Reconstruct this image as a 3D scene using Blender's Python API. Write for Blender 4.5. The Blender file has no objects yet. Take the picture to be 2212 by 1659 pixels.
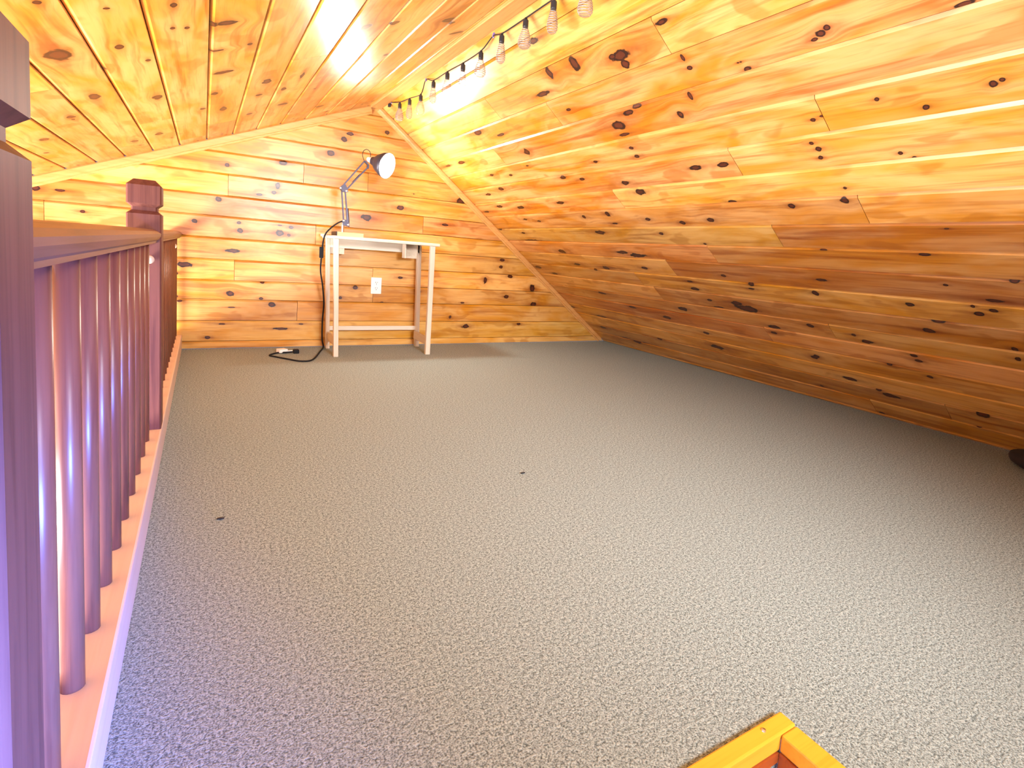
import bpy, bmesh, math, random
from mathutils import Vector, Matrix
random.seed(11)
S = bpy.context.scene
COL = S.collection

# ------------------------------------------------------------------ camera
cam_d = bpy.data.cameras.new('camera'); cam = bpy.data.objects.new('camera', cam_d); COL.objects.link(cam)
cam_d.sensor_fit = 'HORIZONTAL'; cam_d.sensor_width = 36.0
cam_d.lens = 1178.536 / 2212 * 36.0
cam_d.shift_x = (1106 - 1164.064) / 2212
cam_d.shift_y = (680.988 - 829.5) / 2212
cam_d.clip_start = 0.02
R_ = ((0.85140996, -0.51916414, 0.07463027), (0.00901998, -0.1277742, -0.99176227), (0.52442323, 0.84506943, -0.10410538))
cam.matrix_world = Matrix(((R_[0][0], -R_[1][0], -R_[2][0], 0.0), (R_[0][1], -R_[1][1], -R_[2][1], 0.0),
                           (R_[0][2], -R_[1][2], -R_[2][2], 0.70), (0, 0, 0, 1)))
S.camera = cam

# ------------------------------------------------------------------ world, lights, exposure
S.view_settings.view_transform = 'Standard'; S.view_settings.look = 'None'
S.view_settings.gamma = 1.0; S.view_settings.use_curve_mapping = False
S.view_settings.exposure = 0.0
W = bpy.data.worlds.new('world'); S.world = W; W.use_nodes = True
bg = W.node_tree.nodes['Background']; bg.inputs[0].default_value = (0.48, 0.66, 1.0, 1); bg.inputs[1].default_value = 0.36

def area(name, loc, target, sx, sy, power, color, spread=180):
    d = bpy.data.lights.new(name, 'AREA'); d.shape = 'RECTANGLE'; d.size = sx; d.size_y = sy; d.energy = power; d.color = color; d.spread = math.radians(spread)
    o = bpy.data.objects.new(name, d); COL.objects.link(o); o.location = loc
    o.rotation_euler = (Vector(target) - Vector(loc)).to_track_quat('-Z', 'Y').to_euler()
    return o
area('great_room_window_light', (-2.92, 1.7, -0.92), (0.0, 1.9, 0.25), 3.4, 1.74, 1420, (0.96, 0.97, 1.0))
area('near_end_fill_light', (0.95, -1.2, 1.30), (1.25, 3.2, 0.0), 0.8, 0.4, 35, (0.97, 0.98, 1.0), 68)  # unseen fill added high behind the camera to brighten carpet and gable
area('blue_cast_fill_light', (0.50, -0.95, 0.13), (-0.50, 0.45, 0.13), 0.35, 0.22, 92, (0.10, 0.22, 1.0), 52)  # no window here: added blue light to tint the newel and near carpet

# ------------------------------------------------------------------ node helpers
class NT:
    def __init__(self, name):
        self.m = bpy.data.materials.new(name); self.m.use_nodes = True
        self.t = self.m.node_tree; self.t.nodes.clear()
        self.out = self.t.nodes.new('ShaderNodeOutputMaterial')
        self.b = self.t.nodes.new('ShaderNodeBsdfPrincipled')
        self.t.links.new(self.b.outputs[0], self.out.inputs[0])
    def set(self, inp, v):
        if isinstance(v, bpy.types.NodeSocket): self.t.links.new(v, inp)
        else:
            try: inp.default_value = v
            except Exception: inp.default_value = (*v, 1.0)
    def n(self, typ, out=0, **kw):
        nd = self.t.nodes.new(typ)
        for k, v in kw.items():
            if k.startswith('_'): setattr(nd, k[1:], v)
        for k, v in kw.items():
            if not k.startswith('_'):
                self.set(nd.inputs[int(k[1:]) if k[0] == 'i' and k[1:].isdigit() else k], v)
        return nd.outputs[out]
    def m_(self, op, a, b=None, c=None, clamp=False):
        nd = self.t.nodes.new('ShaderNodeMath'); nd.operation = op; nd.use_clamp = clamp
        self.set(nd.inputs[0], a)
        if b is not None: self.set(nd.inputs[1], b)
        if c is not None: self.set(nd.inputs[2], c)
        return nd.outputs[0]
    def mix(self, f, a, b, mode='MIX'):
        nd = self.t.nodes.new('ShaderNodeMix'); nd.data_type = 'RGBA'; nd.blend_type = mode
        self.set(nd.inputs[0], f)
        for i, v in ((6, a), (7, b)):
            if isinstance(v, bpy.types.NodeSocket): self.t.links.new(v, nd.inputs[i])
            else: nd.inputs[i].default_value = (*v[:3], 1.0)
        return nd.outputs[2]
    def ss(self, lo, hi, v):
        nd = self.t.nodes.new('ShaderNodeMapRange'); nd.interpolation_type = 'SMOOTHSTEP'
        self.set(nd.inputs[0], v); nd.inputs[1].default_value = lo; nd.inputs[2].default_value = hi
        return nd.outputs[0]
    def noise(self, vec, scale, detail=3.0, rough=0.5, dist=0.0):
        return self.n('ShaderNodeTexNoise', 0, Vector=vec, Scale=scale, Detail=detail, Roughness=rough, Distortion=dist)
    def comb(self, x, y, z):
        return self.n('ShaderNodeCombineXYZ', 0, i0=x, i1=y, i2=z)
    def bump(self, h, strength, dist):
        return self.n('ShaderNodeBump', 0, Strength=strength, Distance=dist, Height=h)
    def P(self, **kw):
        for k, v in kw.items(): self.set(self.b.inputs[k.replace('_', ' ')], v)

NK = 10
def pine_planks():
    N = NT('knotty_pine')
    obj = N.n('ShaderNodeTexCoord', 3)
    sp = N.t.nodes.new('ShaderNodeSeparateXYZ'); N.t.links.new(obj, sp.inputs[0])
    u, v = sp.outputs[0], sp.outputs[1]
    rnd = N.n('ShaderNodeObjectInfo', 5)
    dmin, hmin, vv = 900.0, 900.0, v
    for k in range(NK):
        at = N.t.nodes.new('ShaderNodeAttribute'); at.attribute_type = 'GEOMETRY'; at.attribute_name = 'knot%d' % k
        s = N.t.nodes.new('ShaderNodeSeparateXYZ'); N.t.links.new(at.outputs['Vector'], s.inputs[0])
        dv0 = N.m_('SUBTRACT', v, s.outputs[1])
        du = N.m_('DIVIDE', N.m_('SUBTRACT', u, s.outputs[0]), s.outputs[2])
        dv = N.m_('DIVIDE', dv0, at.outputs['Alpha'])
        d2 = N.m_('MULTIPLY_ADD', du, du, N.m_('MULTIPLY', dv, dv))
        dmin = N.m_('MINIMUM', dmin, d2)
        hmin = N.m_('MINIMUM', hmin, N.m_('MULTIPLY_ADD', N.m_('MULTIPLY', du, du), 0.13, N.m_('MULTIPLY', N.m_('MULTIPLY', dv, dv), 0.9)))
        ex = N.m_('POWER', 2.718, N.m_('MULTIPLY', d2, -0.16))
        vv = N.m_('MULTIPLY_ADD', N.m_('MULTIPLY', dv0, -0.75), ex, vv)
    ru = N.m_('MULTIPLY', rnd, 57.0)
    pv = N.comb(u, v, ru)
    wob = N.noise(pv, 34.0, 3.0)
    d = N.m_('SQRT', dmin)
    d = N.m_('MULTIPLY', d, N.m_('MULTIPLY_ADD', wob, 1.5, 0.42))
    # grain: long streaks and wavy growth rings bent round the knots
    gv = N.comb(N.m_('MULTIPLY', u, 1.6), N.m_('MULTIPLY', vv, 34.0), ru)
    g1 = N.noise(gv, 1.0, 4.0, 0.6, 0.4)
    gv2 = N.comb(N.m_('MULTIPLY', u, 6.0), N.m_('MULTIPLY', vv, 160.0), ru)
    g2 = N.noise(gv2, 1.0, 2.0, 0.6)
    bl = N.noise(N.comb(N.m_('MULTIPLY', u, 2.4), N.m_('MULTIPLY', vv, 9.0), ru), 1.0, 3.0, 0.55, 0.8)
    pale, mid, deep = (0.75, 0.425, 0.150), (0.62, 0.258, 0.032), (0.29, 0.062, 0.004)
    col = N.mix(N.ss(0.32, 0.72, bl), pale, mid)
    col = N.mix(N.m_('MULTIPLY', N.ss(0.46, 0.76, g1), 0.72), col, deep)
    col = N.mix(N.m_('MULTIPLY', N.ss(0.5, 0.8, g2), 0.30), col, deep)
    # brown flush patches
    fl = N.noise(N.comb(N.m_('MULTIPLY', u, 5.0), N.m_('MULTIPLY', v, 11.0), N.m_('ADD', ru, 9.0)), 1.0, 2.0, 0.5, 0.3)
    col = N.mix(N.m_('MULTIPLY', N.ss(0.58, 0.66, fl), 0.5), col, (0.40, 0.14, 0.02))
    # board to board tone
    tone = N.n('ShaderNodeMapRange', 0, i0=rnd, i1=0.0, i2=1.0, i3=0.72, i4=1.08)
    hue = N.n('ShaderNodeMapRange', 0, i0=N.m_('FRACT', N.m_('MULTIPLY', rnd, 7.31)), i1=0.0, i2=1.0, i3=0.488, i4=0.508)
    col = N.n('ShaderNodeHueSaturation', 0, Hue=hue, Saturation=1.04, Value=tone, Color=col)
    halo = N.m_('POWER', 2.718, N.m_('MULTIPLY', N.m_('MULTIPLY', N.m_('SQRT', hmin), N.m_('MULTIPLY_ADD', wob, 1.2, 0.4)), -1.5))
    halo = N.m_('MULTIPLY', halo, N.m_('MULTIPLY_ADD', g1, 2.0, 0.45), None, True)
    col = N.mix(N.m_('MULTIPLY', halo, 0.85), col, (0.20, 0.042, 0.005))
    core = N.ss(1.12, 0.86, d)
    ring = N.ss(0.35, 0.85, N.m_('ADD', d, N.m_('MULTIPLY', N.m_('SINE', N.m_('MULTIPLY', d, 22.0)), 0.12)))
    kc = N.mix(ring, (0.085, 0.017, 0.005), (0.012, 0.003, 0.002))
    col = N.mix(core, col, kc)
    h = N.m_('ADD', N.m_('MULTIPLY', g2, 0.5), N.m_('MULTIPLY', core, -0.8))
    N.P(Base_Color=col, Roughness=N.m_('MULTIPLY_ADD', g1, 0.12, 0.26), Specular_IOR_Level=0.5, Normal=N.bump(h, 0.12, 0.002))
    return N.m

def wood(name, pale, deep, rough=0.4, grain=1.0, axis=2, spec=0.4):
    N = NT(name)
    obj = N.n('ShaderNodeTexCoord', 3)
    rnd = N.n('ShaderNodeObjectInfo', 5)
    sp = N.t.nodes.new('ShaderNodeSeparateXYZ'); N.t.links.new(obj, sp.inputs[0])
    sc = [70.0, 70.0, 70.0]; sc[axis] = 3.0
    v = N.comb(*[N.m_('MULTIPLY_ADD', sp.outputs[i], sc[i], N.m_('MULTIPLY', rnd, 31.0)) for i in range(3)])
    g = N.noise(v, 1.0, 4.0, 0.6, 0.5)
    b = N.noise(obj, 9.0, 3.0)
    f = N.m_('MULTIPLY', N.m_('ADD', N.ss(0.4, 0.75, g), N.m_('MULTIPLY', b, 0.5)), 0.8 * grain, None, True)
    N.P(Base_Color=N.mix(f, pale, deep), Roughness=rough, Specular_IOR_Level=spec, Normal=N.bump(g, 0.1, 0.002))
    return N.m

def plain(name, col, rough=0.5, metal=0.0, var=0.06, spec=0.5):
    N = NT(name)
    obj = N.n('ShaderNodeTexCoord', 3)
    n = N.noise(obj, 60.0, 3.0)
    c2 = tuple(max(0.0, c * (1 - var * 3)) for c in col)
    N.P(Base_Color=N.mix(n, col, c2), Roughness=N.m_('MULTIPLY_ADD', n, 0.1, rough), Metallic=metal, Specular_IOR_Level=spec)
    return N.m

def carpet():
    N = NT('grey_beige_carpet')
    obj = N.n('ShaderNodeTexCoord', 3)
    a = N.noise(obj, 340.0, 2.0, 0.7)
    b = N.noise(obj, 150.0, 3.0, 0.7)
    big = N.noise(obj, 3.0, 4.0, 0.6)
    t = N.m_('ADD', N.m_('MULTIPLY', a, 0.6), N.m_('MULTIPLY', b, 0.4))
    col = N.mix(N.ss(0.36, 0.64, t), (0.072, 0.090, 0.088), (0.465, 0.545, 0.535))
    col = N.mix(N.m_('MULTIPLY', N.ss(0.40, 0.30, t), 0.5), col, (0.05, 0.045, 0.04))
    col = N.mix(N.m_('MULTIPLY', big, 0.2), col, (0.23, 0.275, 0.27))
    N.P(Base_Color=col, Roughness=0.95, Specular_IOR_Level=0.08, Normal=N.bump(t, 0.55, 0.006))
    return N.m

M = {}
M['pine'] = pine_planks()
M['trim'] = wood('pine_trim', (0.62, 0.31, 0.10), (0.48, 0.18, 0.035), 0.3, 0.7, 0)
M['trimy'] = wood('pine_ridge_trim', (0.62, 0.30, 0.10), (0.44, 0.16, 0.035), 0.3, 0.8, 1)
M['backing'] = wood('dark_backing', (0.20, 0.08, 0.02), (0.10, 0.035, 0.01), 0.8, 1.0, 1)
M['stain'] = wood('red_brown_stained_wood', (0.165, 0.058, 0.040), (0.095, 0.029, 0.022), 0.5, 1.0, 2, 0.22)
M['stain_rail'] = wood('stained_rail_wood', (0.20, 0.088, 0.062), (0.12, 0.046, 0.03), 0.38, 1.0, 1)
M['baluster'] = wood('stained_baluster_wood', (0.21, 0.074, 0.040), (0.13, 0.038, 0.022), 0.35, 1.0, 2)
M['curb'] = wood('pale_curb_wood', (0.66, 0.49, 0.40), (0.57, 0.39, 0.30), 0.4, 0.6, 1)
M['table'] = wood('whitewashed_pine', (0.62, 0.55, 0.45), (0.54, 0.39, 0.24), 0.5, 0.5, 2)
M['table_x'] = wood('whitewashed_pine_lengthwise', (0.64, 0.57, 0.47), (0.54, 0.41, 0.26), 0.5, 0.5, 0)
M['table_y'] = wood('whitewashed_pine_crosswise', (0.60, 0.50, 0.38), (0.50, 0.36, 0.22), 0.5, 0.5, 1)
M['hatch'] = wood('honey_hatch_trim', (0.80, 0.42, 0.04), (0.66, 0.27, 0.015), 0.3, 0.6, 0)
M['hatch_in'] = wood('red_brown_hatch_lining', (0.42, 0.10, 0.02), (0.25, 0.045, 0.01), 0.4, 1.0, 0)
M['black'] = plain('black_plastic', (0.018, 0.018, 0.022), 0.35)
M['dark_metal'] = plain('dark_grey_metal', (0.055, 0.05, 0.075), 0.35, 0.6)
M['grey_shade'] = plain('grey_lamp_shade_metal', (0.05, 0.045, 0.06), 0.35, 0.3)
M['chrome'] = plain('bright_steel', (0.80, 0.80, 0.82), 0.2, 1.0, 0.01)
M['coil'] = plain('dull_grey_wire', (0.34, 0.31, 0.30), 0.45, 0.5, 0.02)
M['cord'] = plain('matt_black_rubber', (0.012, 0.012, 0.014), 0.75, 0.0, 0.05, 0.2)
M['white'] = plain('white_plastic', (0.86, 0.84, 0.79), 0.35, 0.0, 0.02)
M['slot'] = plain('dark_slot', (0.03, 0.025, 0.02), 0.6)
M['knob'] = plain('pale_knob', (0.70, 0.52, 0.36), 0.35, 0.0, 0.05)
M['violet'] = plain('violet_clip_plastic', (0.22, 0.14, 0.42), 0.4)
M['dark_matt'] = plain('near_black_matt', (0.012, 0.006, 0.006), 0.9)
M['base'] = wood('yellow_lamp_base', (0.85, 0.72, 0.34), (0.72, 0.52, 0.18), 0.4, 0.6, 0)
M['carpet'] = carpet()
def bulb_mat():
    N = NT('glowing_bulb'); N.P(Base_Color=(1, 0.9, 0.7, 1), Emission_Color=(1.0, 0.92, 0.78, 1), Emission_Strength=BULB); return N.m
BULB = 760.0
M['bulb'] = bulb_mat()
def ribbed_glass():
    N = NT('clear_ribbed_glass')
    N.P(Base_Color=(0.22, 0.21, 0.20, 1), Roughness=0.1, Specular_IOR_Level=0.8)
    tr = N.n('ShaderNodeBsdfTransparent', 0, Color=(0.93, 0.91, 0.90, 1))
    lw = N.n('ShaderNodeLayerWeight', 1, Blend=0.45)
    f = N.m_('MULTIPLY_ADD', lw, 0.5, 0.10)
    mx = N.t.nodes.new('ShaderNodeMixShader'); N.t.links.new(f, mx.inputs[0]); N.t.links.new(tr, mx.inputs[1]); N.t.links.new(N.b.outputs[0], mx.inputs[2])
    N.t.links.new(mx.outputs[0], N.out.inputs[0]); return N.m
M['glass'] = ribbed_glass()

# ------------------------------------------------------------------ object helpers
def link(name, me, mat=None, parent=None, loc=(0, 0, 0), rot=None):
    if mat is not None and not me.materials: me.materials.append(mat)
    o = bpy.data.objects.new(name, me); COL.objects.link(o)
    if parent is not None: o.parent = parent
    if rot is not None: o.matrix_basis = Matrix.Translation(Vector(loc)) @ rot.to_4x4()
    else: o.location = loc
    return o
def from_bm(name, bm, mat, parent=None, loc=(0, 0, 0), rot=None, smooth=False):
    me = bpy.data.meshes.new(name); bmesh.ops.recalc_face_normals(bm, faces=bm.faces[:]); bm.to_mesh(me); bm.free()
    if smooth: me.polygons.foreach_set('use_smooth', [True] * len(me.polygons))
    return link(name, me, mat, parent, loc, rot)
def tag(o, label=None, cat=None, group=None, kind=None):
    if label: o['label'] = label
    if cat: o['category'] = cat
    if group: o['group'] = group
    if kind: o['kind'] = kind
    return o
def empty(name, loc=(0, 0, 0)):
    o = bpy.data.objects.new(name, None); COL.objects.link(o); o.location = loc; o.empty_display_size = 0.05; return o
def box_bm(x0, x1, y0, y1, z0, z1, bev=0.0, seg=2, bm=None):
    b = bmesh.new()
    vs = [b.verts.new((x, y, z)) for x in (x0, x1) for y in (y0, y1) for z in (z0, z1)]
    for f in ((0, 1, 3, 2), (4, 6, 7, 5), (0, 4, 5, 1), (2, 3, 7, 6), (0, 2, 6, 4), (1, 5, 7, 3)): b.faces.new([vs[i] for i in f])
    bmesh.ops.recalc_face_normals(b, faces=b.faces[:])
    if bev > 0: bmesh.ops.bevel(b, geom=b.edges[:], offset=bev, segments=seg, affect='EDGES', profile=0.5)
    if bm is None: return b
    me = bpy.data.meshes.new('tmp'); b.to_mesh(me); b.free(); bm.from_mesh(me); bpy.data.meshes.remove(me); return bm
def box(name, x0, x1, y0, y1, z0, z1, mat, parent=None, bev=0.0, seg=2):
    """box in the parent's frame with its origin in its own centre"""
    c = ((x0 + x1) / 2, (y0 + y1) / 2, (z0 + z1) / 2)
    return from_bm(name, box_bm(x0 - c[0], x1 - c[0], y0 - c[1], y1 - c[1], z0 - c[2], z1 - c[2], bev, seg), mat, parent, c)
def lathe_bm(prof, n=24, bm=None):
    """prof: list of (r, z); closes at r == 0"""
    bm = bm or bmesh.new(); rows = []
    for r, z in prof:
        if r <= 1e-6: rows.append([bm.verts.new((0, 0, z))])
        else: rows.append([bm.verts.new((r * math.cos(2 * math.pi * i / n), r * math.sin(2 * math.pi * i / n), z)) for i in range(n)])
    for a, b in zip(rows, rows[1:]):
        for i in range(n):
            j = (i + 1) % n
            if len(a) == 1 and len(b) > 1: bm.faces.new((a[0], b[i], b[j]))
            elif len(b) == 1 and len(a) > 1: bm.faces.new((a[i], a[j], b[0]))
            elif len(a) > 1: bm.faces.new((a[i], a[j], b[j], b[i]))
    return bm
def catmull(pts, n=8):
    P = [Vector(p) for p in pts]; out = []
    for i in range(len(P) - 1):
        p0 = P[max(i - 1, 0)]; p1 = P[i]; p2 = P[i + 1]; p3 = P[min(i + 2, len(P) - 1)]
        for k in range(n):
            t = k / n
            out.append(0.5 * ((2 * p1) + (p2 - p0) * t + (2 * p0 - 5 * p1 + 4 * p2 - p3) * t * t + (3 * p1 - p0 - 3 * p2 + p3) * t ** 3))
    out.append(P[-1]); return out
def tube_bm(pts, r, n=8, bm=None):
    bm = bm or bmesh.new(); rings = []; up = Vector((0.13, 0.27, 0.95)).normalized()
    for i, p in enumerate(pts):
        p = Vector(p); a = Vector(pts[max(i - 1, 0)]); b = Vector(pts[min(i + 1, len(pts) - 1)])
        t = (b - a).normalized(); s = t.cross(up)
        if s.length < 0.05: s = t.cross(Vector((1, 0, 0)))
        s.normalize(); w = s.cross(t)
        rings.append([bm.verts.new(p + (s * math.cos(2 * math.pi * k / n) + w * math.sin(2 * math.pi * k / n)) * r) for k in range(n)])
    for a, b in zip(rings, rings[1:]):
        for k in range(n): bm.faces.new((a[k], a[(k + 1) % n], b[(k + 1) % n], b[k]))
    bm.faces.new(rings[0][::-1]); bm.faces.new(rings[-1]); return bm
def bar_bm(a, b, w, t, bm=None, ref=Vector((0, 1, 0))):
    """rectangular bar from a to b, w across in the plane normal to ref, t along ref"""
    bm = bm or bmesh.new(); a = Vector(a); b = Vector(b); d = (b - a).normalized(); s = d.cross(ref).normalized(); r = s.cross(d)
    q = [[bm.verts.new(p + s * (w / 2) * i + r * (t / 2) * j) for i, j in ((-1, -1), (1, -1), (1, 1), (-1, 1))] for p in (a, b)]
    for k in range(4): bm.faces.new((q[0][k], q[0][(k + 1) % 4], q[1][(k + 1) % 4], q[1][k]))
    bm.faces.new(q[0][::-1]); bm.faces.new(q[1]); return bm
def extrude_poly_bm(poly, axis_a, axis_b, d0, d1, axis_d, origin=(0, 0, 0)):
    bm = bmesh.new(); A, B, Dv, O = map(Vector, (axis_a, axis_b, axis_d, origin))
    r0 = [bm.verts.new(O + A * x + B * y + Dv * d0) for x, y in poly]; r1 = [bm.verts.new(O + A * x + B * y + Dv * d1) for x, y in poly]
    n = len(poly)
    for i in range(n): bm.faces.new((r0[i], r0[(i + 1) % n], r1[(i + 1) % n], r1[i]))
    bm.faces.new(r0[::-1]); bm.faces.new(r1); return bm

# ------------------------------------------------------------------ measured room (metres)
D=3.8393; XR=3.0869; X0=0.9887; Z0=1.6439; XL=-3.0010
KR = [(1.976,0.149,0.0341,0.0138),(1.606,0.338,0.0516,0.0261),(1.61,0.373,0.0236,0.0199),(1.645,0.33,0.0243,0.0132),(1.849,0.296,0.0257,0.0386),(2.022,0.288,0.0196,0.0298),(2.156,0.361,0.0577,0.014),(1.849,0.604,0.0436,0.0241),(1.745,0.56,0.0376,0.0133),(1.686,0.545,0.0307,0.0093),(1.845,0.652,0.0348,0.0082),(2.068,0.469,0.017,0.0081),(2.936,0.424,0.0524,0.0204),(2.732,0.481,0.0414,0.0099),(2.627,0.62,0.029,0.0201),(3.442,0.578,0.0518,0.015),(3.664,0.576,0.0492,0.0094),(1.866,0.724,0.0147,0.0085),(1.866,0.771,0.0177,0.0104),(2.151,0.759,0.0179,0.0093),(2.73,0.705,0.0152,0.0064),(2.977,0.746,0.0231,0.0091),(3.2,0.719,0.0259,0.0095),(2.496,0.82,0.0264,0.0125),(2.348,0.85,0.0242,0.0121),(2.056,0.907,0.0301,0.0144),(2.007,0.972,0.0355,0.0218),(3.239,0.836,0.0454,0.0154),(3.471,0.867,0.0431,0.013),(1.362,0.466,0.0134,0.0088),(1.366,0.425,0.0076,0.0154),(1.17,0.528,0.016,0.0105),(1.189,0.5,0.0049,0.0036),(1.179,0.5,0.0048,0.0035),(0.922,0.492,0.017,0.0129),(0.901,0.482,0.0118,0.0114),(0.943,0.503,0.0125,0.0066),(1.51,0.624,0.0178,0.0198),(1.423,0.563,0.0082,0.0186),(1.368,0.292,0.0261,0.0115),(1.049,0.751,0.0088,0.0077),(1.018,0.744,0.0086,0.0047),(1.076,0.863,0.0123,0.0111),(1.089,0.838,0.0093,0.0086),(1.083,0.899,0.0093,0.0085),(1.598,0.872,0.0362,0.0166),(1.462,0.876,0.0347,0.014),(1.053,1.036,0.0077,0.0075),(0.854,0.724,0.0071,0.007),(0.747,0.777,0.0096,0.0102),(0.598,0.744,0.0096,0.0112),(0.58,0.737,0.0068,0.0063),(0.608,0.529,0.0262,0.0076),(0.849,0.918,0.0074,0.0078),(0.819,0.94,0.0072,0.0065),(2.711,0.996,0.0439,0.0144),(3.199,1.008,0.0497,0.016),(3.471,0.983,0.0423,0.0134),(3.729,1.022,0.0391,0.0106),(2.373,1.102,0.02,0.0194),(2.372,1.177,0.0239,0.0085),(2.599,1.119,0.0181,0.0175),(2.596,1.177,0.0225,0.0089),(2.092,1.153,0.0203,0.0127),(2.569,1.247,0.0529,0.0181),(2.073,1.258,0.0166,0.0109),(2.393,1.439,0.0789,0.0185),(2.509,1.417,0.0588,0.0157),(3.452,1.334,0.12,0.0181),(3.176,1.437,0.0463,0.0227),(2.813,1.582,0.0385,0.0173),(3.127,1.569,0.039,0.0146),(2.956,1.613,0.0205,0.0115),(2.426,1.55,0.0278,0.0129),(3.571,1.711,0.0395,0.0121),(3.747,1.649,0.057,0.0204),(3.141,1.886,0.0487,0.0158),(2.901,2.008,0.0385,0.0157),(2.599,2.06,0.0376,0.0191),(3.467,2.239,0.0773,0.0268),(3.612,2.409,0.0432,0.0188),(3.8,2.168,0.0339,0.0138),(3.789,1.21,0.0311,0.0119),(3.279,1.118,0.0254,0.0107),(3.123,1.14,0.0235,0.0104),(3.482,1.251,0.0272,0.0114),(1.278,1.106,0.0151,0.0134),(1.295,1.142,0.0077,0.0043),(1.073,1.092,0.0174,0.0172),(1.103,1.143,0.0114,0.0113),(1.698,1.168,0.0209,0.0155),(1.873,1.181,0.0205,0.0142),(1.888,1.156,0.0119,0.0081),(1.406,1.155,0.0105,0.0067),(1.414,1.129,0.0084,0.0071),(1.523,1.068,0.0252,0.0111),(2.071,1.254,0.0133,0.0087),(1.829,1.327,0.0114,0.0085),(1.854,1.563,0.0172,0.0116),(1.715,1.61,0.0184,0.0161),(1.731,1.647,0.0212,0.0087),(1.334,1.536,0.0263,0.0103),(1.397,1.63,0.0191,0.0163),(2.129,1.701,0.0336,0.016),(2.128,1.638,0.0236,0.0094),(1.852,1.826,0.0827,0.0285),(1.902,1.789,0.0412,0.0189),(2.085,1.792,0.0196,0.013),(2.052,1.851,0.0384,0.0099),(2.372,1.924,0.0415,0.0213),(2.599,2.06,0.0335,0.0152),(1.756,1.958,0.0377,0.0163),(1.529,1.893,0.021,0.0154),(1.784,2.017,0.0219,0.0134),(2.327,2.309,0.0617,0.0236),(2.334,2.159,0.0293,0.0151),(2.908,2.374,0.0376,0.0215),(3.264,2.515,0.0537,0.0231),(3.386,2.505,0.045,0.0187),(3.157,2.503,0.0412,0.0137),(1.33,1.918,0.0123,0.012),(1.625,2.188,0.0224,0.0173),(1.266,1.197,0.0188,0.0044),(0.898,1.356,0.0222,0.0085),(0.68,1.469,0.0149,0.0106),(0.874,1.511,0.0083,0.0069),(0.747,1.576,0.0274,0.0091),(0.818,1.618,0.008,0.0095),(0.762,1.631,0.0153,0.0118),(0.807,1.657,0.0186,0.0145),(1.023,1.644,0.0208,0.0126),(0.949,1.731,0.0273,0.0155),(1.0,1.801,0.0255,0.0135),(1.283,1.954,0.0278,0.0151),(0.74,1.847,0.0116,0.0157),(0.741,1.906,0.0117,0.0135),(1.248,1.347,0.0187,0.0046),(0.807,1.232,0.0075,0.0039),(1.492,2.332,0.0393,0.0178),(1.367,2.379,0.0171,0.0143),(1.318,2.411,0.05,0.018),(1.106,2.003,0.0158,0.012),(1.237,2.114,0.0136,0.0128),(1.083,2.153,0.014,0.0127),(0.941,2.387,0.029,0.0206),(0.977,2.507,0.0134,0.0108),(1.962,2.667,0.0361,0.0167),(1.704,2.485,0.0131,0.0115),(1.612,2.176,0.0198,0.0172),(1.428,2.627,0.018,0.0117),(1.097,2.04,0.0175,0.0122)]
KL = [(1.839,1.404,0.0548,0.0338),(2.332,1.4,0.0444,0.0201),(1.835,1.274,0.0226,0.0112),(1.577,1.137,0.0179,0.0094),(1.754,1.058,0.0265,0.0222),(1.751,1.018,0.0188,0.0296),(2.576,1.507,0.0239,0.0148),(2.495,1.229,0.0379,0.0191),(2.28,1.011,0.0193,0.0355),(2.96,0.994,0.0541,0.0193),(2.872,1.078,0.0209,0.0127),(3.234,0.861,0.0238,0.0175),(3.296,1.274,0.0399,0.0215),(3.374,1.383,0.0381,0.0174),(2.899,1.647,0.0254,0.019),(2.548,0.84,0.0441,0.0195),(2.757,0.749,0.0322,0.0138),(3.135,0.71,0.03,0.0313),(1.969,0.575,0.0306,0.0209),(1.967,0.472,0.0217,0.0202),(2.426,0.365,0.0149,0.0164),(2.441,0.473,0.0266,0.0119),(2.549,0.699,0.0534,0.0094),(2.033,0.229,0.0308,0.0443),(2.242,0.111,0.0154,0.0344),(1.75,1.113,0.0112,0.0064),(1.739,1.147,0.011,0.0063),(2.0,1.043,0.0099,0.0282),(2.601,1.036,0.0254,0.015),(1.483,1.373,0.0123,0.0103),(2.08,0.205,0.0176,0.0178),(3.214,1.704,0.0148,0.013),(2.027,1.333,0.0132,0.0088),(1.554,1.266,0.0079,0.0084),(1.914,0.728,0.0158,0.0116),(1.997,1.221,0.0142,0.0093),(1.978,0.944,0.0141,0.0093),(3.443,0.467,0.02,0.0261),(2.792,0.85,0.0177,0.0173)]
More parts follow.
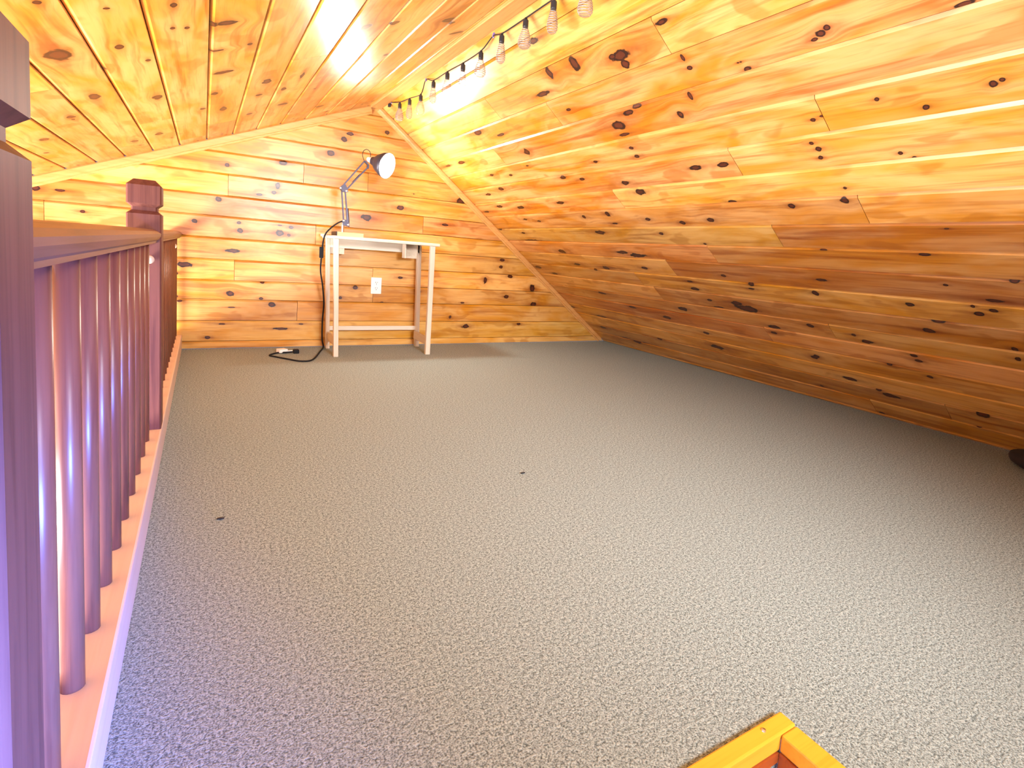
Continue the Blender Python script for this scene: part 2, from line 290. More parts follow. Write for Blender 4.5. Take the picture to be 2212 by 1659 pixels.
KG = [(0.116,1.111,0.0143,0.013),(0.42,1.171,0.0235,0.017),(0.392,1.027,0.0157,0.0228),(0.372,0.982,0.0182,0.0142),(0.073,0.906,0.019,0.0164),(-0.045,0.766,0.0161,0.0135),(0.182,0.777,0.0124,0.0112),(0.19,0.73,0.0199,0.0169),(0.412,0.733,0.0292,0.0204),(0.476,0.776,0.0189,0.0117),(0.463,0.725,0.0108,0.0094),(0.408,0.782,0.0159,0.0058),(0.155,0.603,0.0493,0.0141),(-0.096,0.507,0.0457,0.0163),(-0.155,0.525,0.0269,0.0162),(-0.137,0.453,0.0136,0.0109),(0.144,0.342,0.0248,0.02),(0.316,0.417,0.0131,0.0117),(0.374,0.277,0.0267,0.0178),(0.313,0.314,0.0131,0.0088),(0.429,0.122,0.0436,0.0091),(0.027,0.069,0.0169,0.0114),(0.779,1.377,0.0231,0.0178),(0.701,1.275,0.0255,0.0206),(1.175,0.977,0.0328,0.0192),(0.948,0.886,0.0433,0.0219),(0.815,1.419,0.0262,0.0119),(1.266,1.084,0.0067,0.0052),(1.621,1.07,0.0331,0.0305),(1.061,1.472,0.0187,0.0154),(2.086,0.537,0.0252,0.0148),(2.3,0.448,0.0266,0.0342),(2.065,0.373,0.0251,0.0178),(2.321,0.315,0.0312,0.023),(1.728,0.135,0.031,0.018),(2.006,0.661,0.0246,0.0145),(1.997,0.606,0.0205,0.0146),(1.689,0.317,0.0191,0.0071),(1.594,0.206,0.0112,0.0141),(0.887,0.405,0.0185,0.0159),(1.072,0.304,0.0195,0.0098),(0.792,0.333,0.012,0.0101),(-0.748,0.868,0.0251,0.0166),(-0.649,0.866,0.026,0.0072),(-0.558,0.765,0.0135,0.0099),(0.29,0.96,0.0178,0.0084),(0.765,0.668,0.0355,0.0092),(1.199,0.486,0.0201,0.0099),(1.868,0.498,0.0159,0.0288),(1.515,0.89,0.0288,0.0101),(-0.136,0.317,0.0159,0.011),(-0.118,0.29,0.0137,0.0083),(0.15,0.256,0.0224,0.0043),(0.102,0.152,0.0222,0.0057),(0.55,0.152,0.0169,0.0062),(1.341,0.391,0.014,0.0102),(2.194,0.153,0.0217,0.0114)]
JR = [(1.398,0.335),(2.609,0.305),(2.185,0.468),(2.929,0.602),(1.015,0.738),(1.404,0.875),(2.193,1.023),(1.028,1.131),(1.415,1.275),(1.828,1.416),(2.194,1.547),(2.563,1.662),(2.487,1.835),(1.429,1.912),(1.831,2.063),(1.081,2.406),(1.453,2.522)]
JL = [(2.161,1.504),(2.959,1.264),(2.27,0.661)]
JG = [(0.54,1.114),(0.123,1.008),(0.624,0.745),(0.162,0.485),(0.525,0.228),(0.945,1.103),(1.346,0.867),(1.002,0.509),(1.009,0.332),(-0.715,0.765)]
rl = [0.1288,0.265,0.4028,0.5361,0.6707,0.8055,0.9426,1.0732,1.2075,1.3375,1.4632,1.5996,1.7283,1.8582,1.977]
ll = [0.4933,0.6426,0.784,0.918,1.0589,1.2003,1.3354,1.4709,1.605]
gl = [0.1721,0.3035,0.422,0.5483,0.6776,0.8073,0.932,1.0608]

RL = math.hypot(XR - X0, Z0); LL = math.hypot(X0 - XL, Z0)
RV = Vector((XR - X0, 0, -Z0)) / RL; LV = Vector((XL - X0, 0, -Z0)) / LL
NR = Vector((-Z0, 0, -(XR - X0))) / RL; NL = Vector((Z0, 0, -(X0 - XL))) / LL
YN = -1.25                                        # near end of the loft

BEV, DEP, THK = 0.0105, 0.0062, 0.018
def plank(parent, O, X, Y, Z, v0, v1, ends, knots, lit):
    """tongue and groove board: ends(v) gives its two u limits; local x along it, y across, z into the room"""
    um = sum(ends((v0 + v1) / 2)) / 2; vm = (v0 + v1) / 2
    b0 = min(BEV if lit == 0 else 0.0036, (v1 - v0) / 3); b1 = min(BEV if lit == 1 else 0.0036, (v1 - v0) / 3)
    g = 0.0008
    prof = [(v0 + g, -THK), (v0 + g, -DEP), (v0 + b0, 0.0), (v1 - b1, 0.0), (v1 - g, -DEP), (v1 - g, -THK)]
    verts = []
    for e in (0, 1):
        for v, z in prof: verts.append((ends(v)[e] - um + (0.0011 if e == 0 else -0.0011), v - vm, z))
    n = len(prof); faces = [(i, (i + 1) % n, n + (i + 1) % n, n + i) for i in range(n)]
    faces = [f[::-1] for f in faces] + [tuple(range(n)), tuple(range(2 * n - 1, n - 1, -1))]
    me = bpy.data.meshes.new('plank'); me.from_pydata(verts, [], faces)
    kk = [(ku - um, kv - vm, rx, ry) for ku, kv, rx, ry in knots]
    kk = sorted(kk, key=lambda k: -k[2] * k[3])[:NK]
    for i in range(NK):
        a = me.attributes.new('knot%d' % i, 'FLOAT_COLOR', 'POINT')
        c = kk[i] if i < len(kk) else (40.0 + i, 40.0, 0.01, 0.01)
        a.data.foreach_set('color', list(c) * len(me.vertices))
    rot = Matrix((X, Y, Z)).transposed()
    return link('plank', me, M['pine'], parent, O + X * um + Y * vm, rot)
def fill_lines(obs, lo, hi):
    """observed joint lines, carried on at their mean spacing"""
    sp = (obs[-1] - obs[0]) / (len(obs) - 1); L = list(obs)
    while L[0] - sp > lo + 0.01: L.insert(0, L[0] - sp)
    while L[-1] + sp < hi - 0.01: L.append(L[-1] + sp)
    return [lo] + L + [hi]
def clad(parent, O, X, Y, Z, lines, limits, joints, knots, usign=1, pins=0, lit=0):
    for v0, v1 in zip(lines, lines[1:]):
        lo, hi = limits((v0 + v1) / 2)
        if hi - lo < 0.03: continue
        js = sorted(usign * u for u, v in joints if v0 < v < v1 and lo + 0.1 < usign * u < hi - 0.1)
        if not js or js[0] - lo > 2.4: js = sorted(js + [lo + random.uniform(0.15, 0.5)]) if hi - lo > 2.6 else js
        row = [(usign * u, v, a, b) for u, v, a, b in knots if v0 <= v < v1]
        cuts = [None] + js + [None]
        for a, b in zip(cuts, cuts[1:]):
            def ends(v, a=a, b=b):
                l, h = limits(v); return (l if a is None else a, h if b is None else b)
            ua, ub = ends((v0 + v1) / 2)
            kn = [k for k in row if ua <= k[0] < ub]
            if pins and len(kn) < 2:
                for _ in range(random.randint(1, pins)):
                    kn.append((random.uniform(ua, ub), random.uniform(v0 + .02, v1 - .02), random.uniform(.006, .016), random.uniform(.004, .009)))
            plank(parent, O, X, Y, Z, v0, v1, ends, kn, lit)

# right slope ------------------------------------------------------
def slab(name, pts, n, t, label):
    """a sheet of backing boards behind the planks: pts on the plank plane, pushed out of the room by n"""
    bm = bmesh.new(); o = Vector(n) * -THK
    a = [bm.verts.new(Vector(p) + o * 1.06) for p in pts]; b = [bm.verts.new(Vector(p) + o * 1.06 - Vector(n) * t) for p in pts]
    k = len(pts)
    bm.faces.new(a); bm.faces.new(b[::-1])
    for i in range(k): bm.faces.new((a[i], b[i], b[(i + 1) % k], a[(i + 1) % k]))
    return tag(from_bm(name, bm, M['backing']), label, kind='structure')
RIDGE = Vector((X0, 0, Z0))
wr = slab('wall_right', [RIDGE + Vector((0, YN, 0)), RIDGE + Vector((0, D, 0)), RIDGE + RV * RL + Vector((0, D, 0)), RIDGE + RV * RL + Vector((0, YN, 0))], NR, 0.02,
          'right-hand roof slope clad in long knotty pine planks down to the carpet')
clad(wr, RIDGE, Vector((0, 1, 0)), RV, NR, fill_lines(rl, 0.0, RL), lambda v: (YN, D), JR, KR, 1, 0, 0)
# left slope -------------------------------------------------------
wl = slab('ceiling', [RIDGE + Vector((0, YN, 0)), RIDGE + Vector((0, D, 0)), RIDGE + LV * LL + Vector((0, D, 0)), RIDGE + LV * LL + Vector((0, YN, 0))], NL, 0.02,
          'left-hand slope of the ceiling clad in pale glossy knotty pine planks')
clad(wl, RIDGE, Vector((0, -1, 0)), LV, NL, fill_lines(ll, 0.0, LL), lambda v: (-D, -YN), JL, KL, -1, 2, 1)
# far gable --------------------------------------------------------
xr_at = lambda z: X0 + (Z0 - z) * (XR - X0) / Z0
xl_at = lambda z: X0 - (Z0 - z) * (X0 - XL) / Z0
wb = slab('wall_back', [(XL, D, 0), (XR, D, 0), (X0, D, Z0)], (0, -1, 0), 0.02, 'far gable wall clad in horizontal knotty pine planks behind the narrow table')
clad(wb, Vector((0, D, 0)), Vector((1, 0, 0)), Vector((0, 0, 1)), Vector((0, -1, 0)), fill_lines(gl, 0.0, Z0),
     lambda z: (xl_at(z), xr_at(z)), JG, KG, 1, 0, 1)

# the tall room beyond the railing: lower part of the gable, outer wall, its floor
ZL = -2.4
clad(wb, Vector((0, D, 0)), Vector((1, 0, 0)), Vector((0, 0, 1)), Vector((0, -1, 0)), [-0.051 - 0.127 * i for i in range(18, -1, -1)] + [-0.0005], lambda z: (XL, -0.2), [], [], 1, 2, 1)
tag(box('wall_left', XL - 0.06, XL - 0.02, YN, D, ZL, 0.0, M['trimy']), 'plain outer wall of the tall room beyond the railing', kind='structure')
tag(box('floor', XL, 0.9, YN, D, ZL - 0.05, ZL, M['trimy']), 'wooden floor of the room below the loft', kind='structure')
# floor with the hatch opening -------------------------------------
HX0, HX1, HY0, HY1 = 0.05, 0.757, -0.40, 0.431
FX0 = -0.197
bm = bmesh.new()
xs = [FX0, HX0, HX1, XR + 0.035]; ys = [YN, HY0, HY1, D]
for i in range(3):
    for j in range(3):
        if i == 1 and j == 1: continue
        box_bm(xs[i], xs[i + 1], ys[j], ys[j + 1], -0.05, 0.0, bm=bm)
bmesh.ops.remove_doubles(bm, verts=bm.verts[:], dist=1e-5)
seen = {}
for f in bm.faces[:]:
    seen.setdefault(tuple(round(c, 4) for c in f.calc_center_median()), []).append(f)
bmesh.ops.delete(bm, geom=[f for fs in seen.values() if len(fs) > 1 for f in fs], context='FACES')
tag(from_bm('floor', bm, M['carpet']), 'grey-beige speckled carpet over the loft floor', kind='structure')

# ridge board and gable mouldings ----------------------------------
pl = RIDGE + LV * 0.058; pr = RIDGE + RV * 0.026
ax = (pr - pl); up = Vector((-ax.z, 0, ax.x)).normalized()
prof = [(0, 0), (1, 0), (1, -0.010), (0.96, -0.013), (0.04, -0.013), (0, -0.010)]
bm = extrude_poly_bm(prof, ax, up, YN, D, (0, 1, 0), pl)
tag(from_bm('trim_1', bm, M['trimy']), 'pine ridge board running along the peak of the roof', kind='structure')
def moulding(name, V, Nn, s0, s1, w, t, label):
    # lies on the gable face, its top edge along the slope
    ws = Nn
    prof = [(0, 0), (w, 0), (w, t * 0.35), (w * 0.86, t * 0.5), (w * 0.8, t * 0.52), (w * 0.72, t * 0.9), (w * 0.5, t), (w * 0.12, t), (0, t * 0.8)]
    bm = extrude_poly_bm(prof, ws, (0, -1, 0), s0, s1, V, (X0, D, Z0))
    return tag(from_bm(name, bm, M['trim']), label, kind='structure')
moulding('trim_2', LV, NL, 0.06, LL - 0.05, 0.052, 0.022, 'pale pine moulding where the left slope meets the far gable wall')
moulding('trim_3', RV, NR, 0.03, RL - 0.05, 0.042, 0.020, 'orange pine moulding where the right slope meets the far gable wall')

# ------------------------------------------------------------------ railing
CX, CZ = -0.147, 0.088
rail = tag(empty('loft_railing', (CX, 1.98, 0)), 'red-brown stained stair railing with round balusters along the left edge of the carpet', 'railing')
rp = Vector((CX, 1.98, 0))
def rl_(x, y, z): return (x - rp.x, y - rp.y, z - rp.z)
o = box('curb', FX0 - rp.x, -0.105 - rp.x, YN - rp.y, D - 0.002 - rp.y, 0.0, CZ, M['curb'], rail, 0.004); o['label'] = 'pale pinkish wood curb under the balusters'
def newel(y0, y1):
    x0, x1 = CX - 0.045, CX + 0.040
    cx, cy, hx, hy = (x0 + x1) / 2, (y0 + y1) / 2, (x1 - x0) / 2, (y1 - y0) / 2
    bm = bmesh.new(); rings = []
    for z, k in ((CZ, 0), (0.742, 0), (0.752, 0.011), (0.762, 0.011), (0.772, 0), (0.825, 0), (0.842, 0.016)):
        c = 0.004
        a, b = hx - k, hy - k
        rings.append([bm.verts.new((cx + sx - rp.x, cy + sy - rp.y, z)) for sx, sy in
                      ((-a + c, -b), (a - c, -b), (a, -b + c), (a, b - c), (a - c, b), (-a + c, b), (-a, b - c), (-a, -b + c))])
    for r0, r1 in zip(rings, rings[1:]):
        for i in range(8): bm.faces.new((r0[i], r0[(i + 1) % 8], r1[(i + 1) % 8], r1[i]))
    bm.faces.new(rings[0][::-1]); bm.faces.new(rings[-1])
    return from_bm('newel_post', bm, M['stain'], rail)
newel(0.455, 0.545); newel(1.987, 2.077)
def handrail(y0, y1):
    prof = []
    w, zb, zt = 0.040, 0.660, 0.701
    prof = [(-w * .72, zb), (w * .72, zb), (w * .72, zb + .006), (w * .86, zb + .010)]
    for k in range(9):
        a = -0.25 + (math.pi + 0.5) * k / 8
        prof.append((w * math.cos(a), zb + 0.024 + 0.0165 * math.sin(a)))
    prof += [(-w * .86, zb + .010), (-w * .72, zb + .006)]
    bm = extrude_poly_bm(prof, (1, 0, 0), (0, 0, 1), y0 - rp.y, y1 - rp.y, (0, 1, 0))
    return from_bm('handrail', bm, M['stain_rail'], rail)
handrail(0.545, 1.987); handrail(2.077, D - 0.002); handrail(YN, 0.455)
bprof = [(0, 0), (0.0135, 0), (0.0135, 0.575), (0, 0.575)]
me_b = None
for y in [0.724] + [0.872 + 0.1267 * i for i in range(9)] + [2.150 + 0.1265 * i for i in range(14)] + [0.35, 0.22]:
    if me_b is None:
        o = from_bm('baluster', lathe_bm(bprof, 20), M['baluster'], rail, rl_(CX + 0.004, y, CZ - 0.001)); me_b = o.data
        for p in me_b.polygons: p.use_smooth = abs(p.normal.z) < 0.5
    else: link('baluster', me_b, None, rail, rl_(CX + 0.004, y, CZ - 0.001))
kp = [(0, 0), (0.006, 0), (0.006, 0.008), (0.012, 0.010), (0.0125, 0.016), (0.010, 0.021), (0, 0.023)]
for x, y, z in ((-0.135, 1.987, 0.610), (-0.135, 3.62, 0.616)):
    k = from_bm('knob', lathe_bm(kp, 16), M['knob'], rail, rl_(x, y, z), Matrix.Rotation(math.pi / 2, 3, 'X'), True)
    k['label'] = 'small pale round knob'

# ------------------------------------------------------------------ narrow table
TX0, TX1, TY0, TY1, TZ = 0.657, 1.328, 3.435, 3.80, 0.743
tb = tag(empty('narrow_table', (0.99, 3.62, 0)), 'narrow whitewashed wooden table on slim legs against the far gable wall', 'table')
def tl(x, y, z): return (x - 0.99, y - 3.62, z)
def tbox(name, x0, x1, y0, y1, z0, z1, m, bev=0.002): return box(name, x0 - .99, x1 - .99, y0 - 3.62, y1 - 3.62, z0, z1, m, tb, bev)
tbox('tabletop', TX0, TX1, TY0, TY1, TZ - 0.018, TZ, M['table_x'], 0.004)
def leg(xt, xb, y, w, d):
    bm = bmesh.new()
    q = [[bm.verts.new(tl(x + i * w / 2, y + j * d / 2, z)) for i, j in ((-1, -1), (1, -1), (1, 1), (-1, 1))] for x, z in ((xb, 0.0), (xt, TZ - 0.018))]
    for k in range(4): bm.faces.new((q[0][k], q[0][(k + 1) % 4], q[1][(k + 1) % 4], q[1][k]))
    bm.faces.new(q[0][::-1]); bm.faces.new(q[1])
    bmesh.ops.bevel(bm, geom=bm.edges[:], offset=0.002, segments=1, affect='EDGES')
    return from_bm('leg', bm, M['table'], tb)
leg(0.681, 0.702, 3.478, 0.028, 0.030); leg(0.687, 0.706, 3.770, 0.024, 0.036)
leg(1.288, 1.290, 3.468, 0.032, 0.026); leg(1.300, 1.318, 3.770, 0.028, 0.036)
tbox('apron', 0.70, 1.30, 3.752, 3.764, 0.668, 0.725, M['table_x'])
tbox('stretcher', 0.712, 1.302, 3.760, 3.776, 0.121, 0.150, M['table_x'])
tbox('side_stretcher', 1.287, 1.301, 3.482, 3.753, 0.060, 0.115, M['table_y'])
tbox('side_stretcher', 0.699, 0.713, 3.494, 3.753, 0.060, 0.115, M['table_y'])
tbox('support_block', 0.70, 0.792, 3.765, 3.79, 0.628, 0.725, M['table_y'])
tbox('support_panel', 1.168, 1.262, 3.690, 3.704, 0.631, 0.725, M['table_y'])
tbox('support_panel_edge', 1.160, 1.168, 3.640, 3.704, 0.631, 0.725, M['table'])
tbox('rear_batten', 0.646, 0.70, 3.79, 3.80, 0.735, 0.752, M['table_x'])

# ------------------------------------------------------------------ desk lamp
LY = 3.62
lamp = tag(empty('desk_lamp', (0.746, LY, TZ)), 'black swing-arm desk lamp glowing on the left end of the narrow table', 'lamp')
lo = Vector((0.746, LY, TZ))
def L(x, y, z): return (x - lo.x, y - lo.y, z - lo.z)
def lbox(name, x0, x1, y0, y1, z0, z1, m, bev=0.0015): return box(name, x0 - lo.x, x1 - lo.x, y0 - lo.y, y1 - lo.y, z0 - lo.z, z1 - lo.z, m, lamp, bev)
b_ = lbox('base', 0.700, 0.858, 3.545, 3.70, 0.743, 0.768, M['base']); b_['label'] = 'square yellow wooden base plate'
lbox('base_edge', 0.694, 0.700, 3.545, 3.70, 0.743, 0.770, M['black'])
from_bm('stem', lathe_bm([(0, 0), (0.009, 0), (0.009, 0.045), (0.006, 0.047), (0.006, 0.06), (0, 0.06)], 16), M['chrome'], lamp, L(0.746, LY, 0.768))
def plate(name, pts, y0, y1, m):
    bm = extrude_poly_bm([(x - lo.x, z - lo.z) for x, z in pts], (1, 0, 0), (0, 0, 1), y0 - lo.y, y1 - lo.y, (0, 1, 0)); return from_bm(name, bm, m, lamp)
plate('lower_bracket', [(0.744, 0.815), (0.785, 0.805), (0.782, 0.846), (0.752, 0.850), (0.740, 0.838)], LY - 0.013, LY + 0.013, M['dark_metal'])
plate('elbow_bracket', [(0.716, 1.043), (0.735, 1.018), (0.770, 1.020), (0.762, 1.045), (0.752, 1.066), (0.735, 1.060)], LY - 0.014, LY + 0.014, M['dark_metal'])
for a, b in (((0.750, 0.835), (0.731, 1.035)), ((0.776, 0.822), (0.752, 1.032))):
    from_bm('lower_arm', bar_bm(L(a[0], LY, a[1]), L(b[0], LY, b[1]), 0.008, 0.010), M['dark_metal'], lamp)
for a, b in (((0.742, 1.062), (0.862, 1.224)), ((0.760, 1.035), (0.884, 1.190))):
    from_bm('upper_arm', bar_bm(L(a[0], LY, a[1]), L(b[0], LY, b[1]), 0.008, 0.010), M['dark_metal'], lamp)
# tension springs: one sleeve on the lower arm, a coil on the upper
from_bm('spring', tube_bm([L(0.7745, LY - .012, 0.835), L(0.765, LY - .012, 0.920)], 0.009, 10), M['dark_metal'], lamp)
co = []
for i in range(120):
    t = i / 119; p = Vector((0.790, LY, 1.085)).lerp(Vector((0.835, LY, 1.140)), t); a = i * 0.9
    co.append(L(p.x + 0.004 * math.cos(a), p.y - .012 + 0.004 * math.sin(a), p.z + 0.003 * math.cos(a)))
from_bm('spring', tube_bm(co, 0.0012, 5), M['dark_metal'], lamp)
for x, z in ((0.722, 1.040), (0.757, 1.026), (0.748, 0.842), (0.775, 0.818)):
    bm = lathe_bm([(0, 0), (0.0065, 0), (0.0065, 0.003), (0.003, 0.006), (0, 0.006)], 12)
    from_bm('rivet', bm, M['chrome'], lamp, L(x, LY - 0.0135, z), Matrix.Rotation(math.pi / 2, 3, 'X'))
plate('head_bracket', [(0.858, 1.226), (0.868, 1.232), (0.892, 1.205), (0.890, 1.182), (0.880, 1.186), (0.880, 1.205)], LY - 0.010, LY + 0.010, M['dark_metal'])
ax_d = Vector((0.62, -0.74, -0.26)).normalized()
q = Vector((0, 0, 1)).rotation_difference(ax_d).to_matrix()
HN = Vector((0.893, LY, 1.240))
sh = [(r * 1.2, z * 1.1) for r, z in [(0.017, 0.020), (0.021, 0.022), (0.026, 0.040), (0.046, 0.066), (0.062, 0.100), (0.068, 0.128), (0.0665, 0.128), (0.060, 0.100), (0.044, 0.067), (0.024, 0.043), (0.017, 0.036)]]
from_bm('shade', lathe_bm(sh, 32), M['grey_shade'], lamp, HN - lo, q, True)
from_bm('lamp_socket', lathe_bm([(0, -0.012), (0.014, -0.012), (0.018, -0.004), (0.018, 0.040), (0.012, 0.052), (0, 0.052)], 20), M['white'], lamp, HN - lo, q, True)
from_bm('light_bulb', lathe_bm([(0, 0.053), (0.012, 0.054), (0.014, 0.070), (0.030, 0.098), (0.038, 0.126), (0.034, 0.152), (0.020, 0.168), (0, 0.171)], 24), M['bulb'], lamp, HN - lo, q, True)
loop = [L(0.862, LY, 1.228), L(0.852, LY + .01, 1.262), L(0.860, LY + .015, 1.292), L(0.880, LY + .015, 1.303), L(0.898, LY + .012, 1.290), L(0.902, LY + .008, 1.262), L(0.894, LY + .004, 1.245), L(0.886, LY, 1.238)]
from_bm('cord_loop', tube_bm(catmull(loop, 6), 0.0022, 6), M['black'], lamp)
cord = [(0.742, LY, 0.838), (0.715, LY + .01, 0.822), (0.680, LY + .02, 0.790), (0.650, LY + .02, 0.752), (0.636, LY + .02, 0.70), (0.630, LY + .02, 0.62), (0.628, LY + .03, 0.52),
        (0.652, LY + .08, 0.42), (0.672, LY + .13, 0.30), (0.672, LY + .16, 0.18), (0.676, LY + .17, 0.06), (0.684, LY + .165, 0.012), (0.66, 3.70, 0.0045), (0.642, 3.647, 0.0045), (0.555, 3.385, 0.0045), (0.486, 3.352, 0.0045),
        (0.422, 3.428, 0.0045), (0.362, 3.512, 0.0045), (0.341, 3.545, 0.0045), (0.352, 3.58, 0.0045), (0.394, 3.622, 0.006), (0.440, 3.615, 0.008), (0.475, 3.622, 0.009)]
from_bm('power_cord', tube_bm(catmull([L(*p) for p in cord], 7), 0.0048, 8), M['cord'], lamp)
lbox('cord_switch', 0.617, 0.640, LY + .014, LY + .034, 0.598, 0.668, M['cord'], 0.004)
pg = lbox('plug', 0.478, 0.512, 3.602, 3.640, 0.0, 0.024, M['cord'], 0.005)
tg = from_bm('cord_tag', box_bm(-0.026, 0.026, -0.022, 0.022, -0.011, 0.011, 0.003), M['white'], lamp, L(0.418, 3.640, 0.0155), Matrix.Rotation(0.4, 3, 'Z')); tg['label'] = 'white folded tag around the cord'
tg = from_bm('cord_tag', box_bm(-0.022, 0.022, -0.006, 0.006, -0.003, 0.003, 0.001), M['white'], lamp, L(0.462, 3.640, 0.0125), Matrix.Rotation(-0.1, 3, 'Z'))

# ------------------------------------------------------------------ outlet
ot = tag(empty('wall_outlet', (1.029, D, 0.423)), 'white duplex power outlet on the gable wall under the table', 'outlet')
from_bm('cover_plate', box_bm(-0.0365, 0.0365, -0.006, 0.0, -0.0575, 0.0575, 0.003), M['white'], ot)
for s in (1, -1):
    zc = 0.0195 * s
    bm = extrude_poly_bm([(0.0165 * math.cos(a), max(-0.0135, min(0.0135, 0.017 * math.sin(a)))) for a in [2 * math.pi * i / 20 for i in range(20)]], (1, 0, 0), (0, 0, 1), -0.008, -0.0055, (0, 1, 0), (0, 0, zc))
    rc = from_bm('receptacle', bm, M['white'], ot)
    for x, h in ((-0.006, 0.009), (0.006, 0.007)):
        from_bm('slot', box_bm(x - 0.0014, x + 0.0014, -0.0086, -0.0078, zc + 0.003 - h / 2 + .001, zc + 0.003 + h / 2 + .001), M['slot'], rc)
    from_bm('slot', extrude_poly_bm([(0.0028 * math.cos(2 * math.pi * i / 10), 0.0028 * math.sin(2 * math.pi * i / 10)) for i in range(10)], (1, 0, 0), (0, 0, 1), -0.0086, -0.0078, (0, 1, 0), (0, 0, zc - 0.0075)), M['slot'], rc)
from_bm('screw', lathe_bm([(0, 0), (0.003, 0), (0.003, 0.0015), (0, 0.002)], 10), M['chrome'], ot, (0, -0.006, 0), Matrix.Rotation(math.pi / 2, 3, 'X'))

# ------------------------------------------------------------------ string lights
SX = X0 + 0.030
st = tag(empty('string_lights', (SX, 2.5, 1.60)), 'string of clear ribbed teardrop bulbs with black sockets hung under the ridge', 'string lights')
so = Vector((SX, 2.5, 1.60))
by = [3.440 - 0.1937 * i for i in range(12)]
bz = [1.581, 1.565, 1.549, 1.578, 1.576, 1.568, 1.570, 1.584, 1.583, 1.584, 1.575, 1.575]
hooks = [(3.635, 1.622), (2.983, 1.612), (2.168, 1.602), (1.32, 1.60)]
pts = sorted([(y, z + 0.004) for y, z in zip(by, bz)] + hooks, reverse=True)
from_bm('wire', tube_bm(catmull([(SX - so.x, y - so.y, z - so.z) for y, z in pts], 5), 0.0028, 6), M['black'], st)
for y, z in hooks:
    h = from_bm('hook', tube_bm(catmull([(SX - so.x + .004, y - so.y, z - so.z - .006), (SX - so.x, y - so.y, z - so.z + 0.002), (SX - so.x + .003, y - so.y, z - so.z + 0.012), (SX - so.x + .008, y - so.y, 1.606 - so.z + .008)], 4), 0.0035, 6), M['violet'], st)
    h['label'] = 'small violet clip holding the wire'
from_bm('end_cap', box_bm(-0.008, 0.008, -0.012, 0.012, -0.010, 0.010, 0.003), M['black'], st, (SX - so.x - .004, 3.655 - so.y, 1.606 - so.z))
def drop(R, H):
    prof = []
    n = 40
    for i in range(n + 1):
        t = i / n
        if t < 0.72: r = 0.010 + (R - 0.010) * math.sin(t / 0.72 * math.pi / 2) ** 1.35
        else: r = R * math.sqrt(max(0.0, 1 - ((t - 0.72) / 0.28) ** 2)) if t < 1 else 0.0
        if 0.04 < t < 0.95: r += 0.0011 * math.sin(t * 9 * 2 * math.pi)
        prof.append((max(r, 0.0), -0.030 - H * t))
    return prof
me_w = me_n = me_s = None; wires = {}
for i, (y, z) in enumerate(zip(by, bz)):
    wide = i in (0, 2, 4, 6, 8, 10); R = 0.0245 if wide else 0.0185; H = 0.080 if wide else 0.084
    key = 'w' if wide else 'n'
    if key not in wires:
        bm = lathe_bm(drop(R, H), 22); g = from_bm('bulb', bm, M['glass'], st, (SX - so.x, y - so.y, z - so.z), None, True)
        sb = from_bm('socket', lathe_bm([(0, 0.004), (0.005, 0.004), (0.0065, -0.002), (0.0105, -0.006), (0.011, -0.028), (0.0095, -0.033), (0, -0.033)], 14), M['black'], g)
        turns = 9; c = []
        pr_ = drop(R, H)
        for k in range(turns * 12 + 1):
            t = 0.05 + 0.88 * k / (turns * 12); f = t * (len(pr_) - 1); a0 = int(f); w = f - a0
            r = pr_[a0][0] * (1 - w) + pr_[min(a0 + 1, len(pr_) - 1)][0] * w + 0.0004; zz = pr_[a0][1] * (1 - w) + pr_[min(a0 + 1, len(pr_) - 1)][1] * w
            c.append((r * math.cos(k * math.pi / 6), r * math.sin(k * math.pi / 6), zz))
        wr_ = from_bm('wire_coil', tube_bm(c, 0.0009, 4), M['coil'], g)
        wires[key] = (g, sb, wr_)
    else:
        g0, s0, w0 = wires[key]
        g = g0.copy(); COL.objects.link(g); g.location = (SX - so.x, y - so.y, z - so.z)
        for ch in (s0, w0):
            d = ch.copy(); COL.objects.link(d); d.parent = g

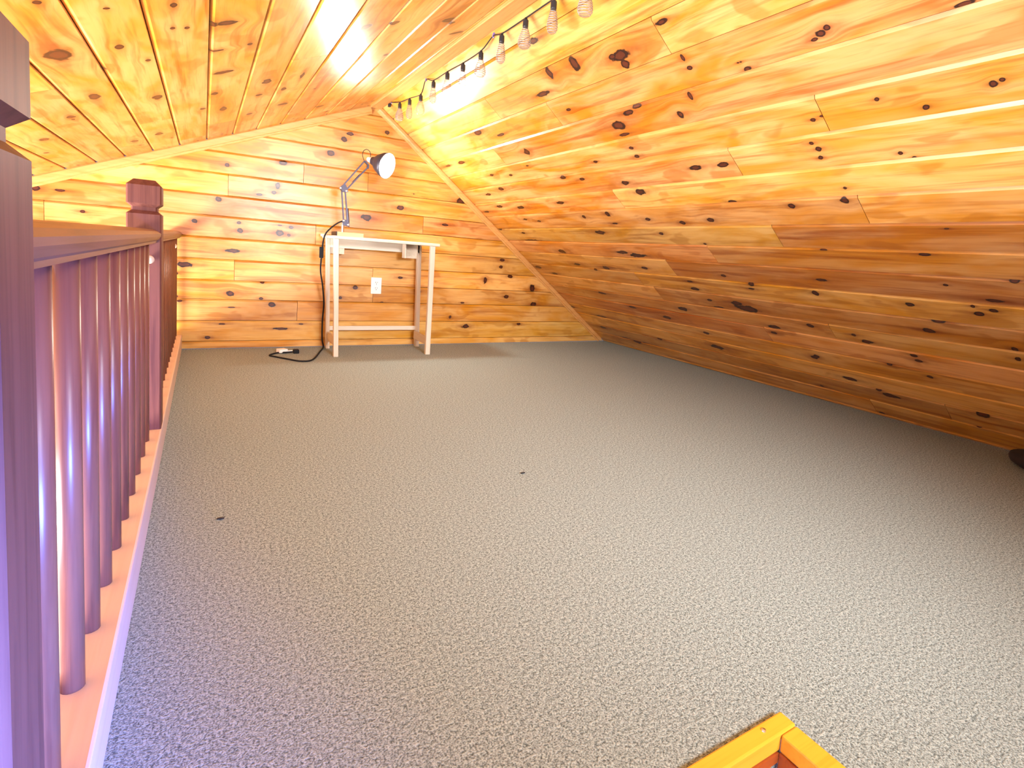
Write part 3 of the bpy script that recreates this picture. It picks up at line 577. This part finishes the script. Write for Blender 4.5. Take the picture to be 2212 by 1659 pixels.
# ------------------------------------------------------------------ ladder hatch in the floor
ht = tag(empty('ladder_hatch', (0.40, 0.43, 0)), 'honey-coloured wooden frame of the ladder hatch in the carpet, bottom edge of the view', 'hatch')
def hb(name, x0, x1, y0, y1, z0, z1, m, bev=0.002): return box(name, x0 - .40, x1 - .40, y0 - .43, y1 - .43, z0, z1, M[m], ht, bev)
hb('far_trim', HX0 - .03, HX1 + 0.036, HY1 - 0.002, HY1 + 0.026, -0.02, 0.010, 'hatch', 0.003)
hb('side_trim', HX1 - 0.002, HX1 + 0.036, HY0, HY1 - 0.0025, -0.02, 0.008, 'hatch', 0.003)
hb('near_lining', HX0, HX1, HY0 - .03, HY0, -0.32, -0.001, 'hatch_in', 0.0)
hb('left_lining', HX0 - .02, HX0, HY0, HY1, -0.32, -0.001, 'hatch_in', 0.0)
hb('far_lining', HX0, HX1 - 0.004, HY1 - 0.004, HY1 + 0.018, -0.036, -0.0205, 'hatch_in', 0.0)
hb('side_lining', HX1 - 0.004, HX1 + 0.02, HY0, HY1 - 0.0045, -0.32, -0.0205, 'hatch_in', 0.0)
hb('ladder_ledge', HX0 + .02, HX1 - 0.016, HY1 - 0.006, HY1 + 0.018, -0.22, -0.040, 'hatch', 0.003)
bm = lathe_bm([(0, 0), (0.004, 0), (0.0035, 0.0015), (0, 0.002)], 10)
from_bm('screw', bm, M['chrome'], ht, (0.735 - .40, 0.445 - .43, 0.010))

# ------------------------------------------------------------------ small things on the carpet
def flat_lump(name, loc, sx, sy, sz, rz, mat):
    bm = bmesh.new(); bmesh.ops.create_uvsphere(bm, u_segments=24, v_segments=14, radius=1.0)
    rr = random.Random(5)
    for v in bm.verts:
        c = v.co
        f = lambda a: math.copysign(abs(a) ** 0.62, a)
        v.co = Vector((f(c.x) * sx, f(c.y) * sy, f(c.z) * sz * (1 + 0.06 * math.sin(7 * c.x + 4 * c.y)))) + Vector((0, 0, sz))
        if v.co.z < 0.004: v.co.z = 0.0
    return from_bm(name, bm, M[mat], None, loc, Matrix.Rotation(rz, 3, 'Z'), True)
dk_ = flat_lump('dark_filler', (2.84, 0.66, 0.0), 0.11, 0.20, 0.032, -0.75, 'dark_matt')  # made-up object standing in for an unexplained dark corner
tag(dk_, 'invented near-black bundle on the carpet at the foot of the right slope', 'filler')
for (x, y), lab in (((0.042, 1.484), 'tiny black speck of debris on the carpet near the railing curb'), ((0.891, 1.462), 'tiny dark speck of debris in the middle of the carpet')):
    bm = bmesh.new(); bmesh.ops.create_icosphere(bm, subdivisions=1, radius=0.005)
    for v in bm.verts: v.co = Vector((v.co.x * (1.3 + random.random()), v.co.y * (0.7 + .6 * random.random()), v.co.z * 0.6 + 0.003))
    tag(from_bm('debris_speck', bm, M['black'], None, (x, y, 0.0)), lab, 'debris')
